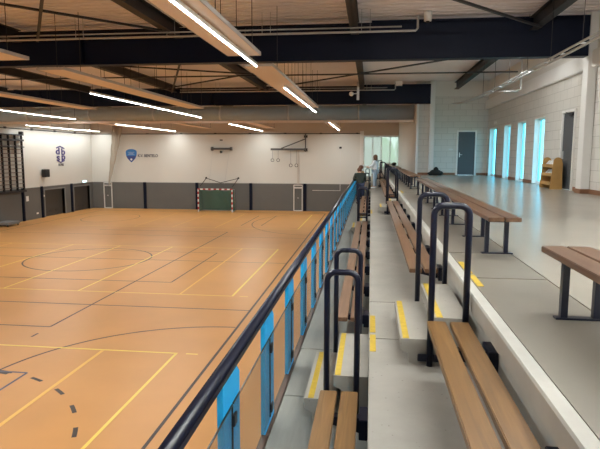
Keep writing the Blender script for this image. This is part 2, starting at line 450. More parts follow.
# windows on the right wall
def window(n, a, c, door=False):
    f = MB(); z0, z1 = UZ + .02, WT; x0, x1 = XR - .01, XR + .24; t = .07
    f.box(x0, x1, a, a + .03, z0, z1); f.box(x0, x1, c - .03, c, z0, z1); f.box(x0, x1, a, c, z1 - .03, z1)
    xa, xb = XR + .15, XR + .21
    f.box(xa, xb, a, a + t, z0, z1); f.box(xa, xb, c - t, c, z0, z1); f.box(xa, xb, a, c, z0, z0 + t); f.box(xa, xb, a, c, z1 - t, z1)
    o = struct(f.build('window_%d' % n, white_p), 'tall narrow window in the right block wall')
    g = MB(); g.box(XR + .175, XR + .185, a + t, c - t, z0 + t, z1 - t); struct(g.build('window_%d_glass' % n, pane_m, o))
for i, (a, c) in enumerate(wins): window(i + 1, a, c)
window(4, 27.8, 29.4)
q = MB(); q.box(XR - .9, XR - .85, 27.42, 27.47, UZ, UZ) if False else q.box(XR - .03, XR + .2, 27.74, 27.80, UZ + .02, WT - .05)
struct(q.build('door_5', door_grey))
# grey doors
def door(n, o_name, axis, pos, a, c, h, handle_near):
    f = MB()
    t = .07
    if axis == 'y':
        f.box(a - t, a, pos - .05, pos + .2, UZ, UZ + h + t); f.box(c, c + t, pos - .05, pos + .2, UZ, UZ + h + t); f.box(a, c, pos - .05, pos + .2, UZ + h, UZ + h + t)
    else:
        f.box(pos - .05, pos + .2, a - t, a, UZ, UZ + h + t); f.box(pos - .05, pos + .2, c, c + t, UZ, UZ + h + t); f.box(pos - .05, pos + .2, a, c, UZ + h, UZ + h + t)
    struct(f.build('door_%d_frame' % n, white_p))
    l = MB(); hd = MB()
    if axis == 'y':
        l.box(a + .005, c - .005, pos + .0, pos + .05, UZ + .01, UZ + h - .005)
        hd.box(a + .07, a + .11, pos - .02, pos, UZ + .92, UZ + 1.16); hd.tube([(a + .09, pos - .0, UZ + 1.05), (a + .09, pos - .06, UZ + 1.05), (a + .22, pos - .06, UZ + 1.05)], .011, 8)
    else:
        l.box(pos - .0, pos + .05, a + .005, c - .005, UZ + .01, UZ + h - .005)
        hd.box(pos - .02, pos, c - .13, c - .08, UZ + .92, UZ + 1.16); hd.tube([(pos, c - .10, UZ + 1.05), (pos - .06, c - .10, UZ + 1.05), (pos - .06, c - .24, UZ + 1.05)], .012, 8)
        hd.mi = 1; hd.box(pos - .07, pos, a + .08, a + .36, UZ + h - .12, UZ + h - .05); hd.bar((pos - .06, a + .34, UZ + h - .06), (pos - .04, a + .75, UZ + h + .02), .02)
    d = struct(l.build('door_%d' % n, door_grey), o_name)
    struct(hd.build('door_handle', [alu, char], d))
door(3, 'grey door with white frame in the right block wall', 'x', XR, 17.45, 18.45, 2.31, 'c')
door(4, 'grey door in the block wall at the end of the upper floor', 'y', YD, 4.45, 5.30, 2.22, 'a')

# glazed bay at the far end of the stand
q = MB(); X0, X1 = -.62, 2.3
for x in (X0, .11, .84, 1.57, X1 - .05): q.box(x, x + .05, YF + .02, YF + .1, LZ, 6.45)
q.box(X0, X1, YF + .02, YF + .1, 3.9, 3.96); q.box(X0, X1, YF + .02, YF + .1, 6.4, 6.45)
wf = struct(q.build('window_5', alu), 'glazed end wall of the stand')
for i, x in enumerate((X0, .11, .84, 1.57)):
    q = MB(); q.box(x + .05, x + (.73 if i < 3 else .68), YF + .05, YF + .06, LZ, 6.4); struct(q.build('window_5_pane', frost if i < 2 else frost2, wf))

# ---------------------------------------------------------------- outside, beyond the glass
q = MB(); q.box(-40, 60, YF + 1, 120, -.4, -.1); q.box(XR + .3, 60, -10, YF + 1, -.4, -.1); struct(q.build('ground_outside', grass_m))
def tree(x, y, s, label):
    t = thing('tree', (x, y, -.1), label, 'tree', 'trees outside beyond the glass')
    q = MB(); q.tube([(x, y, -.1), (x + .1, y, 2.5 * s)], [.25 * s, .14 * s], 8); q.build('trunk', brown_base, t)
    q = MB()
    for k in range(9):
        a = random.random() * 6.28; rr = random.random() * 1.3 * s
        q.sphere((x + math.cos(a) * rr, y + math.sin(a) * rr, (3.2 + random.random() * 2.2) * s), (.9 + random.random() * .5) * s, (1, 1, .85), 12)
    for v in q.bm.verts: v.co += Vector([random.uniform(-.1, .1) for _ in range(3)]) * s
    q.build('crown', leaf_m, t)
tree(1.2, 66, 1.15, 'left green tree outside seen through the far glazed end wall')
tree(4.6, 70, 1.2, 'right green tree outside seen through the far glazed end wall')

# ---------------------------------------------------------------- roof steel
BB = 7.50
def main_beam(y, x0, x1, ztop, label, split=None):
    t = thing('roof_beam', (x0, y, BB), label, 'beam', 'navy main roof beams')
    q = MB()
    q.box(x0, x1, y - .02, y + .02, BB + .03, ztop - .03)
    q.box(x0, x1, y - .17, y + .17, BB, BB + .035); q.box(x0, x1, y - .17, y + .17, ztop - .035, ztop)
    if split is not None: q.box(split, x1, y - .17, y - .12, BB + .03, ztop + .06)
    q.build('girder', navy, t)
    x = x0 + 2
    while x < x1:
        MB().box(x - .008, x + .008, y - .16, y + .16, BB + .03, ztop - .03).build('stiffener', navy, t); x += 4.9
main_beam(16.15, XL, 5.62, 8.48, 'nearer wide navy steel beam crossing the whole hall under the roof', -.05)
main_beam(30 - .2, XL, 2.96, 8.42, 'farther navy steel beam crossing the hall in front of the grey duct', -.5)
main_beam(2.3, XL, 5.62, 8.48, 'navy steel beam crossing the hall above the near end of the stand', -.05)
JX = (4.2, -.5, -5.5, -10.45, -15.2, -20.1)
for i, x in enumerate(JX):
    for j, (a, c) in enumerate(((2.6, 16.0), (16.3, 29.5), (30.2, YF))):
        if x > 3 and j == 2: continue
        q = MB(); z0, z1 = 8.18, 8.52
        q.box(x - .012, x + .012, a, c, z0, z1); q.box(x - .11, x + .11, a, c, z0 - .0, z0 + .02); q.box(x - .11, x + .11, a, c, z1 - .02, z1)
        tag(q.build('roof_joist', char), 'dark roof joist, %s of the six from the right, %s' % (('first', 'second', 'third', 'fourth', 'fifth', 'sixth')[i], ('before the nearer navy beam', 'between the two navy beams', 'beyond the farther navy beam')[j]), 'beam', 'dark roof joists running away from the viewer')
def brace(p, q_, label, r=.035):
    q = MB(); z = 8.12; q.bar((*p, z), (*q_, z), r * 2, .05)
    tag(q.build('roof_brace', char), label, 'brace', 'dark bracing bars under the roof deck')
brace((4.2, 18.3), (-5.5, 28.2), 'diagonal bracing bar from the right wall past the middle joist, beyond nearer beam')
brace((5.6, 23.2), (-20.1, 23.2), 'straight bracing bar crossing all joists between the two beams')
brace((-5.5, 16.5), (-10.45, 29.0), 'diagonal bracing bar left of centre leaning right, beyond nearer beam')
brace((-10.45, 19.5), (-4.0, 23.2), 'short diagonal bracing bar left of centre between the two beams')
brace((-5.5, 23.2), (-10.45, 27.5), 'short diagonal bracing bar near the farther beam, left of centre')
brace((-5.5, 14.6), (-10.45, 8.9), 'long diagonal bracing bar at upper left, before the nearer beam')
brace((-6.6, 11.0), (-9.6, 15.6), 'short steep bracing bar at upper left, before the nearer beam')
brace((4.2, 15.3), (-.5, 10.0), 'diagonal bracing bar at upper right, before the nearer beam')

def wire(t, x, y, z0, m=None, z1=8.6): MB().bar((x, y, z0), (x, y, z1), .012).build('hanger', m or char, t)
# pipes along the beams
def pipe_run(y, z, x0, x1, label):
    t = thing('ceiling_pipe', (x1, y, z), label, 'pipe', 'pipes hung in front of the navy beams')
    q = MB(); q.tube([(x0, y, z), (x1 - .05, y, z), (x1, y, z + .06), (x1, y, z + .36)], .028, 8); q.tube([(x0, y + .05, z + .12), (x1 - .4, y + .05, z + .12)], .02, 8)
    q.build('pipe', pipe_m, t)
    x = x1 - 1.2
    while x > x0: wire(t, x, y, z, pipe_m); wire(t, x - .22, y, z, pipe_m); x -= 2.6
pipe_run(15.0, 8.04, XL, 1.12, 'pale double pipe hung along the nearer navy beam with upturned end')
pipe_run(29.0, 8.13, -10.0, 1.15, 'pale pipe hung along the farther navy beam')

# grey round duct
t = thing('air_duct', (XL, 31.6, 7.2), 'long round grey duct crossing the hall behind the farther beam', 'duct')
q = MB(); q.tube([(XL + .02, 31.6, 7.22), (2.25, 31.6, 7.22)], .40, 28); q.build('duct_body', duct_m, t)
for x in [-.75 - 3.9 * k for k in range(7)]: MB().tube([(x, 31.6, 7.22), (x + .1, 31.6, 7.22)], .43, 28).build('duct_collar', steel, t)
q = MB(); q.box(XL + .02, 2.28, 31.5, 31.7, 6.68, 6.80, .01); struct(q.build('trim_17', panel_m), 'pale batten under the grey duct')

# radiant ceiling panels
def cpanel(x0, x1, y0, y1, label):
    z = 7.0; t = thing('ceiling_panel', ((x0 + x1) / 2, y0, z), label, 'ceiling panel', 'beige panels hung under the roof')
    q = MB(); q.box(x0, x1, y0, y1, z, z + .02); q.build('panel_sheet', panel_m, t)
    q = MB(); q.box(x0 - .015, x0, y0, y1, z - .005, z + .07); q.box(x1, x1 + .015, y0, y1, z - .005, z + .07)
    q.box(x0, x1, y0 - .012, y0, z - .005, z + .05); q.box(x0, x1, y1, y1 + .012, z - .005, z + .05); q.build('panel_rim', panel_edge, t)
    y = y0 + .9
    while y < y1:
        wire(t, x0 + .03, y, z + .02); wire(t, x1 - .03, y, z + .02); y += 2.7
ROWN = ('row nearest the stand', 'second row from the stand', 'third row from the stand', 'row nearest the left wall')
for i, (x0, x1) in enumerate(((-3.08, -2.38), (-8.4, -7.68), (-13.6, -12.9), (-18.9, -18.2))):
    for j, (a, c) in enumerate(((2.4, 12.1), (13.55, 25.5), (33.0, 45.0))):
        if i == 3 and j == 0: continue
        cpanel(x0, x1, a, c, 'long beige ceiling panel, %s, %s' % (ROWN[i], ('before the nearer beam', 'passing under the nearer beam to the farther one', 'beyond the grey duct')[j]))
# strip lamps
def strip(x, y0, y1, label, wires=True):
    z = 6.90; t = thing('strip_lamp', (x, y0, z), label, 'lamp', 'long white strip lamps over the court')
    q = MB(); q.box(x - .021, x + .021, y0, y1, z + .008, z + .07); q.build('lamp_housing', white_p, t)
    q = MB(); q.mi = 1; q.box(x - .019, x + .019, y0 + .01, y1 - .01, z - .015, z + .007)
    for f in q.bm.faces:
        if all(v.co.z < z - .014 for v in f.verts): f.material_index = 0
    q.build('diffuser', [lampm, lamp_side], t)
    y = y0 + .8
    while y < y1: wire(t, x, y, z + .08); y += 2.45
for i, (x, spans) in enumerate(((-2.62, ((2.8, 12.85), (17.0, 26.9), (35.0, 47.0))), (-9.25, ((2.8, 13.1), (17.9, 30.2), (36.4, 47.7))),
                                (-17.0, ((2.8, 13.1), (17.9, 31.0), (36.2, 47.9))), (-24.1, ((2.8, 13.1), (17.9, 31.0), (37.2, 48.0))))):
    for j, (a, c) in enumerate(spans):
        strip(x, a, c, 'long lit strip lamp, %s, %s' % (ROWN[i], ('nearest length, before the nearer beam', 'middle length, between the beams', 'farthest length, near the far wall')[j]))
# fill lamps added out of sight to brighten the dim upper floor side
def fill_strip(x0, x1, y, label):
    z = 8.0; t = thing('strip_lamp', (x0, y, z), label, 'lamp', 'added fill lamps across the upper floor')
    MB().box(x0, x1, y - .14, y + .14, z + .02, z + .085).build('lamp_housing', white_p, t)
    for dy in (-.07, .07): MB().box(x0 + .01, x1 - .01, y + dy - .018, y + dy + .018, z - .018, z + .019).build('diffuser', lamp_fill, t)
    for x in (x0 + .6, x1 - .6): wire(t, x, y, z + .08)
fill_strip(.2, 4.2, 17.1, 'added fill lamp across the upper floor just behind the nearer navy beam')
fill_strip(.2, 5.4, 6.2, 'added fill lamp across the upper floor above the near benches')
fill_strip(.2, 5.4, .5, 'added fill lamp across the upper floor above the viewer')
# lights and tray over the upper floor
t = thing('cable_track', (4.1, 8, 7.1), 'long double silver track hung over the upper floor', 'track')
q = MB(); z = 7.08
path = [(4.16, 3, z), (4.16, 20, z), (4.1, 22.5, z), (3.9, 24.3, z), (3.55, 25.2, z)]
q.tube(path, .030, 8); q.tube([(p[0] - .13, p[1], p[2] + .02) for p in path], .024, 8)
for k in range(16): q.bar((4.02, 3.5 + k * 1.2, z), (4.17, 3.5 + k * 1.2, z), .03)
q.build('rail', steel, t)
for y in range(4, 24, 2): wire(t, 4.1, y, z)
t = thing('bent_pipe', (4.9, 20, 7.0), 'silver L shaped pipe hanging from the roof near the right wall', 'pipe')
q = MB(); q.tube([(4.22, 20, 7.04), (4.85, 20, 7.04), (4.95, 20, 7.10), (4.95, 20, 8.64)], .03, 8); q.build('pipe', steel, t)
t = thing('smoke_detector', (1.42, 16.0, 8.4), 'white round detector can above the nearer navy beam', 'detector')
q = MB(); q.tube([(1.42, 15.6, 8.66), (1.42, 15.6, 8.4)], .10, 16); q.build('housing', white_p, t)
q = MB(); q.tube([(1.42, 15.6, 8.4), (1.42, 15.6, 8.36)], .05, 12); q.build('lens', black_p, t)
t = thing('security_camera', (-.75, 28, 7.7), 'small white dome camera on a pole before the farther beam', 'camera')
q = MB(); q.box(-.74, -.62, 27.9, 27.98, 7.55, 8.4); q.bar((-.7, 27.9, 7.85), (-.95, 27.9, 7.85), .04); q.build('bracket', steel, t)
q = MB(); q.sphere((-1.0, 27.9, 7.84), .11); q.build('dome', white_p, t)
tag(MB().box(1.15, 1.5, 29.2, 29.5, 8.38, 8.6).build('junction_box', white_p), 'small white box at the top right of the farther beam', 'box')

gear = mat('gym_gear_grey', (.10, .10, .105), .5)
# ---------------------------------------------------------------- things on the far wall
def text_mesh(s, name, size, m, mw, parent=None):
    c = bpy.data.curves.new(name, 'FONT'); c.body = s; c.size = size; c.extrude = .01; c.align_x = 'CENTER'; c.align_y = 'CENTER'; c.offset = size * .02
    o = bpy.data.objects.new(name, c); COL.objects.link(o); bpy.context.view_layer.update()
    me = bpy.data.meshes.new_from_object(o); bpy.data.objects.remove(o)
    me.materials.clear(); me.materials.append(m)
    me.transform(mw)
    k = bpy.data.objects.new(name, me); COL.objects.link(k)
    if parent is not None: k.parent = parent; k.matrix_parent_inverse = Matrix.Translation(-Vector(parent.location))
    return k
FACEY = Matrix.Rotation(R(90), 4, 'X')                      # text facing -Y
FACEX = Matrix.Rotation(R(90), 4, 'Z') @ Matrix.Rotation(R(90), 4, 'X')   # text facing +X
# club emblem
t = thing('club_emblem', (-21.4, YF - .03, 4.7), 'blue shield emblem of the club on the white far wall', 'emblem')
def shield(sc, cx, cz):
    pts = []
    for k in range(13):
        a = math.pi - math.pi * k / 12; pts.append((cx + .52 * sc * math.cos(a), cz + .28 * sc + .26 * sc * math.sin(a)))
    pts += [(cx + .50 * sc, cz), (cx + .38 * sc, cz - .28 * sc), (cx + .2 * sc, cz - .48 * sc), (cx, cz - .66 * sc), (cx - .2 * sc, cz - .48 * sc), (cx - .38 * sc, cz - .28 * sc), (cx - .50 * sc, cz)]
    return pts
q = MB(); q.prism(shield(1.0, -21.4, 4.82), 'y', YF - .02, YF - .002); q.build('shield', emb_b, t)
q = MB(); q.prism([(-21.88, 4.74), (-20.92, 4.74), (-21.04, 4.53), (-21.2, 4.35), (-21.4, 4.19), (-21.6, 4.35), (-21.76, 4.53)], 'y', YF - .03, YF - .021)
q.build('lower_field', emb_d, t)
q = MB(); q.prism([(-21.4, 4.32), (-21.28, 4.43), (-21.4, 4.54), (-21.52, 4.43)], 'y', YF - .035, YF - .031)
for k in range(3): q.box(-21.7 + .1 * (k == 1), -21.1 - .1 * (k == 1), YF - .025, YF - .021, 4.86 + k * .1, 4.88 + k * .1)
q.build('ball_mark', paper_m, t)
tx = text_mesh('K.V. BENTELO', 'club_name', .36, txt_k, Matrix.Translation((-19.85, YF - .012, 4.76)) @ FACEY @ Matrix.Diagonal((.84, 1, 1, 1)))
tag(tx, 'dark K.V. BENTELO lettering beside the blue shield on the far wall', 'lettering')

# handball goal
gx0, gx1, gy, gh = -14.65, -11.68, 46.55, 1.95
t = thing('handball_goal', ((gx0 + gx1) / 2, gy, 0), 'red and white handball goal with green net by the far wall', 'goal')
def striped(a, c, n):
    q = MB(); a, c = Vector(a), Vector(c)
    for k in range(n):
        q.mi = k % 2; q.bar(a + (c - a) * k / n, a + (c - a) * (k + 1) / n, .10, .10)
    return q
striped((gx0, gy, 0), (gx0, gy, gh), 9).build('goal_post', [white_p, red_p], t)
striped((gx1, gy, 0), (gx1, gy, gh), 9).build('goal_post', [white_p, red_p], t)
striped((gx0 - .05, gy, gh), (gx1 + .05, gy, gh), 13).build('crossbar', [red_p, white_p], t)
q = MB(); q.tube([(gx0, gy, .04), (gx0, gy + 1.1, .04), (gx1, gy + 1.1, .04), (gx1, gy, .04)], .03, 8)
for x in (gx0, gx1): q.tube([(x, gy, gh), (x, gy + .8, gh - .05), (x, gy + 1.1, .04)], .02, 6)
q.build('base_frame', steel, t)
q = MB()
n = 14
rows = []
for i in range(n + 1):
    u = i / n; x = gx0 + .05 + (gx1 - gx0 - .1) * u
    rows.append([q.bm.verts.new((x, gy + .75 + .06 * math.sin(i * 1.3), gh - .08 - .14 * math.sin(u * math.pi * 2) ** 2)), q.bm.verts.new((x, gy + .95 + .05 * math.sin(i), 1.0)), q.bm.verts.new((x, gy + 1.1, .05))])
for a, c in zip(rows, rows[1:]):
    for j in range(2): q.bm.faces.new((a[j], c[j], c[j + 1], a[j + 1]))
for x in (gx0 + .05, gx1 - .05): q.quad([(x, gy, .05), (x, gy + 1.1, .05), (x, gy + .8, gh - .08), (x, gy, gh - .06)])
q.build('net', net_g, t)
# hoist with folded frame over the goal
t = thing('wall_hoist', (-13, YF, 5.4), 'dark horizontal hoist bar with cables on the far wall above the goal', 'hoist')
q = MB(); q.box(-13.85, -12.15, YF - .28, YF - .12, 5.30, 5.48); q.tube([(-13.95, YF - .2, 5.39), (-13.75, YF - .2, 5.39)], .17, 12); q.tube([(-12.25, YF - .2, 5.39), (-12.05, YF - .2, 5.39)], .15, 12); q.build('winch_bar', gear, t)
q = MB(); q.box(-13.12, -13.0, YF - .12, YF, 5.32, 5.46); q.sphere((-13.05, YF - .2, 5.12), .12); q.box(-13.2, -12.95, YF - .05, YF, 6.1, 6.2); q.build('pulley', black_p, t)
q = MB(); q.bar((-13.8, YF - .2, 5.3), (-14.15, YF - .3, 2.35), .018); q.bar((-12.3, YF - .2, 5.3), (-12.75, YF - .3, 2.3), .018); q.build('cable', steel, t)
t = thing('folded_bracket', (-13, YF, 2.4), 'thin dark folded bracket arms on the wall just above the goal', 'bracket')
q = MB(); y = YF - .35
for a, c in (((-14.4, 2.82), (-14.95, 2.1)), ((-14.4, 2.82), (-13.1, 2.42)), ((-13.1, 2.42), (-11.5, 2.82)), ((-11.5, 2.82), (-12.05, 2.05))): q.bar((a[0], y, a[1]), (c[0], y, c[1]), .05)
q.build('arm', char, t)
q = MB()
for x in (-14.4, -11.5): q.sphere((x, y, 2.84), .09, seg=10)
q.build('joint', char, t)
# ring rack
t = thing('ring_rack', (-5.6, YF, 5.3), 'swing-out wall bracket carrying gymnastic rings on the far wall', 'wall bracket')
q = MB(); q.bar((-8.6, YF - .45, 5.35), (-5.55, YF - .2, 5.35), .12, .17); q.bar((-7.7, YF - .4, 5.42), (-5.6, YF - .2, 6.25), .09); q.bar((-5.6, YF - .2, 5.15), (-5.6, YF - .2, 6.65), .09); q.build('arm', gear, t)
q = MB(); q.box(-5.75, -5.45, YF - .14, YF - .001, 5.2, 5.45); q.build('wall_plate', char, t); MB().box(-5.75, -5.45, YF - .14, YF - .001, 6.35, 6.55).build('wall_plate', char, t)
for i, (x, zt) in enumerate(((-8.45, 4.42), (-7.95, 4.42), (-6.85, 3.98), (-6.36, 3.98))):
    g = thing('gymnastic_ring', (x, YF - .4, zt), 'gymnastic ring on a strap, %s from the left on the wall bracket' % ('first', 'second', 'third', 'fourth')[i], 'ring', 'gymnastic rings hanging from the wall bracket')
    q = MB(); q.bar((x, YF - .42, zt + .13), (x, YF - .42, 5.26), .025); q.build('strap', dado_mid, g)
    q = MB(); q.tube([(x + .13 * math.cos(a), YF - .42, zt + .13 * math.sin(a)) for a in [R(k * 22.5) for k in range(17)]], .02, 6, False); q.build('hoop', char, g)
# slim white frames on the dado
def slim(x0, x1, h, label):
    t = thing('white_frame', ((x0 + x1) / 2, YF - .1, 0), label, 'frame', 'narrow white frames on the grey far wall')
    q = MB(); w_ = .07; y0, y1 = YF - .14, YF - .05
    q.box(x0, x0 + w_, y0, y1, .0, h); q.box(x1 - w_, x1, y0, y1, .0, h); q.box(x0, x1, y0, y1, h - w_, h); q.box(x0, x1, y0, y1, 0, w_); q.build('frame_bars', white_p, t)
    q = MB(); q.box(x0 + w_, x1 - w_, y0 - .02, y1, h - .33, h - .2); q.sphere(((x0 + x1) / 2, y0, h / 2), .05, seg=8); q.build('cross_piece', alu, t)
slim(-24.1, -23.3, 2.35, 'narrow white upright frame below the hanging brown net')
slim(-6.65, -5.85, 2.3, 'narrow white upright frame below the gymnastic rings')
q = MB(); q.box(-6.33, -6.17, YF - .08, YF, 2.36, 5.3); tag(q.build('wall_post', mat('pale_post', (.6, .57, .53), .6)), 'slim pale upright post rising from the right white frame', 'post')
t = thing('cable_conduit', (-2.6, YF, 5.4), 'thin vertical wire with small box at right of far wall', 'cable')
q = MB(); q.box(-2.62, -2.58, YF - .065, YF - .045, 1.84, 5.45); q.box(-5.0, -2.58, YF - .065, YF - .045, 1.80, 1.84); q.build('wire_run', alu, t)
q = MB(); q.box(-2.70, -2.5, YF - .08, YF - .001, 5.42, 5.58); q.build('end_box', char, t)
# hanging net bundle
t = thing('hanging_net', (-22.8, YF - .5, 7.4), 'brown net gathered into a tapering bundle in front of the far wall', 'net')
q = MB(); rings = []
for k in range(15):
    u = k / 14; z = 7.55 - u * 5.45; cx = -22.35 - 1.05 * u ** 1.1; wd = .42 * (1 - u) ** .9 + .05; ring = []
    for a in range(24):
        th = 2 * math.pi * a / 24; rr = wd * (1 + .14 * math.sin(a * math.pi * .98 + k))
        ring.append(q.bm.verts.new((cx + rr * math.cos(th), YF - .5 + rr * .35 * math.sin(th), z)))
    rings.append(ring)
for a, c in zip(rings, rings[1:]):
    for k in range(24): q.bm.faces.new((a[k], a[(k + 1) % 24], c[(k + 1) % 24], c[k]))
q.build('net_bundle', net_b, t)
q = MB(); q.tube([(-22.9, YF - .5, 7.55), (-21.9, YF - .5, 7.55)], .05, 8); q.build('hanging_bar', char, t); q = MB(); q.box(-22.45, -22.35, YF - .55, YF, 7.56, 7.66); q.build('wall_arm', char, t)

# ---------------------------------------------------------------- things on the left wall
# logo: four letter-like marks
t = thing('school_logo', (XL, 43.35, 4.9), 'dark purple logo of four letters on the white left wall', 'logo')
for s_, y, z, sz in (('d', 42.95, 5.10, .74), ('b', 43.75, 5.06, .74), ('s', 42.98, 4.60, .78), ('p', 43.75, 4.66, .74)):
    text_mesh(s_, 'letter', sz, purple, Matrix.Translation((XL + .015, y, z)) @ FACEX @ Matrix.Diagonal((1.7, 1, 1, 1)), t)
q = MB()
for a, c in (((42.75, 5.38), (43.32, 5.52)), ((43.32, 5.52), (43.95, 5.34)), ((42.8, 4.38), (43.32, 4.22)), ((43.32, 4.22), (43.9, 4.38))): q.bar((XL + .015, *a), (XL + .015, *c), .03, .09)
q.build('outline', purple, t)
text_mesh('DE PSS', 'small_lettering', .26, txt_k, Matrix.Translation((XL + .015, 43.35, 4.02)) @ FACEX, t)
t = thing('wall_speaker', (XL + .2, 40.8, 3.4), 'black box loudspeaker on the white left wall', 'speaker')
q = MB(); q.box(XL + .08, XL + .42, 40.42, 41.0, 3.12, 3.72, .02); q.build('cabinet', black_p, t)
q = MB(); q.box(XL, XL + .08, 40.65, 40.8, 3.3, 3.5); q.build('bracket', char, t)
q = MB(); q.box(XL + .421, XL + .43, 40.47, 40.95, 3.17, 3.67); q.build('grille', char, t)
t = thing('exit_sign', (XL, 46.9, 2.4), 'small lit emergency exit sign above the left wall storage door', 'sign')
q = MB(); q.box(XL, XL + .1, 46.5, 47.2, 2.42, 2.58); q.build('sign_box', white_p, t)
q = MB(); q.box(XL + .1, XL + .11, 46.53, 47.17, 2.44, 2.56); q.build('sign_face', exit_em, t)
tag(MB().box(XL + .04, XL + .055, 38.35, 38.65, 1.42, 1.80).build('wall_notice', white_p), 'white notice sheet on the grey left wall', 'notice')
tag(MB().box(XL + .04, XL + .055, 39.55, 39.8, .35, .47).build('wall_socket', white_p), 'small white socket low on the grey left wall', 'socket')
tag(MB().box(XL + .07, XL + .09, 40.57, 40.65, 1.6, 1.75).build('light_switch', white_p), 'small white switch beside the first storage door', 'switch')
# wall bars
t = thing('wall_bars', (XL + .2, 35, 2.1), 'tall dark framed climbing bars on the left wall', 'wall bars')
for i, y in enumerate((32.5, 33.3, 34.1, 34.9, 35.7, 36.45, 37.2, 37.95)):
    MB().box(XL + .12, XL + .26, y - .04, y + .04, 2.15, 6.2).build('upright', char, t)
q = MB(); z = 2.5
while z < 5.7: q.tube([(XL + .19, 32.5, z), (XL + .19, 37.95, z)], .028, 6); z += .27
q.build('rung', mat('rung_brown', (.20, .15, .12), .6), t)
for z0, z1 in ((5.8, 5.93), (6.2, 6.28), (5.35, 5.42), (2.15, 2.3)): MB().box(XL + .06, XL + .3, 32.2, 38.1, z0, z1).build('frame_rail', char, t)
MB().box(XL + .04, XL + .3, 37.9, 38.1, 6.28, 6.5).build('end_bracket', char, t)
q = MB(); q.box(XL + .1, XL + 1.1, 34.6, 35.9, .12, .30, .03); q.mi = 1
for x, y in ((.2, 34.7), (1.0, 34.7), (.2, 35.8), (1.0, 35.8)): q.tube([(XL + x, y, 0), (XL + x, y, .13)], .05, 8)
tag(q.build('equipment_trolley', [dado_mid, black_p]), 'low dark equipment trolley on the court floor by the left wall', 'trolley')

# ---------------------------------------------------------------- stand: railing
t = thing('railing', (-.77, 5, LZ), 'long navy railing with blue plates and smoked glass along the court side of the stand', 'railing')
q = MB(); RZ = 3.745
q.tube([(-.775, YN + .2, RZ), (-.775, YF - .4, RZ)], .034, 16); q.build('top_rail', navy_gloss, t); q = MB()
q.box(-.80, -.75, YN + .2, YF - .4, RZ - .06, RZ - .028); q.build('rail_strip', navy_gloss, t)
ys = [-1.85 + 1.21 * k for k in range(42)]
ys = [y for y in ys if y < YF - .6]
for y in ys:
    q = MB(); w_ = .19
    q.prism([(y - w_, LZ - .12), (y + w_, LZ + .0), (y + w_, RZ - .14), (y + w_ * .45, RZ - .05), (y - w_, RZ - .05)], 'x', -.800, -.766)
    p = q.build('post_plate', blue_p, t)
    for z in (LZ + .17, LZ + .66): MB().box(-.756, -.742, y - .035, y + .035, z - .035, z + .035, .004).build('clamp', black_p, p)
for y0, y1 in zip(ys, ys[1:]):
    q = MB(); q.box(-.764, -.757, y0 + .012, y1 - .012, LZ + .09, LZ + .745); g = q.build('glass_panel', smoked, t)
    q = MB(); q.box(-.765, -.756, y0 + .01, y1 - .01, LZ + .745, LZ + .753); q.box(-.765, -.756, y1 - .016, y1 - .008, LZ + .09, LZ + .745); q.build('glass_edge', black_p, g)

# ---------------------------------------------------------------- stand: steps
AIS = [(4.26, 5.40), (15.35, 16.4), (28.4, 29.45), (37.4, 38.45)]
AN = ('nearest aisle', 'second aisle', 'third aisle', 'farthest aisle')
def step(x0, x1, y0, y1, z0, z1, yx0, label, group):
    t = thing('concrete_step', ((x0 + x1) / 2, (y0 + y1) / 2, z0), label, 'step', group)
    q = MB(); n = .035; h = min(.09, (z1 - z0) * .5)
    q.prism([(x0 + n + .03, z0), (x0 + n + .03, z1 - h - .03), (x0, z1 - h), (x0, z1), (x1, z1), (x1, z0)], 'y', y0, y1)
    q.build('step_block', concrete, t)
    q = MB(); q.box(yx0, yx0 + .048, y0 + .01, y1 - .01, z1, z1 + .003); q.build('yellow_nosing', yellow_p, t)
for i, (a, c) in enumerate(AIS):
    step(.255, .52, a, c, MZ, 3.49, .272, 'lower concrete step with yellow edge up to upper floor, %s' % AN[i], 'aisle steps up to the upper floor')
    step(.50, XS - .006, a - .02, c, MZ, 3.67, .52, 'upper concrete step with yellow edge below upper floor, %s' % AN[i], 'aisle steps up to the upper floor')
    if i == 0: a = 4.37
    step(-.51, -.26, a - .02, c + .05, LZ, 2.92, -.478, 'lower concrete step with yellow edge beside the railing, %s' % AN[i], 'aisle steps up from the lowest tier')
    step(-.27, .01, a + .02, c + .1, LZ, 3.11, -.262, 'upper concrete step with yellow edge below middle tier, %s' % AN[i], 'aisle steps up from the lowest tier')
    for x, z, wd in ((.02, MZ, .05), (XS + .09, UZ + .001, .05)):
        q = MB(); q.box(x, x + wd, a + .1, a + .53, z, z + .003); q.box(x, x + wd, a + .6, c + .1, z, z + .003)
        tag(q.build('yellow_mark', yellow_p), 'yellow stripe painted on the edge of the %s, %s' % ('middle tier' if z == MZ else 'upper tier', AN[i]), 'marking', 'yellow aisle edge stripes')

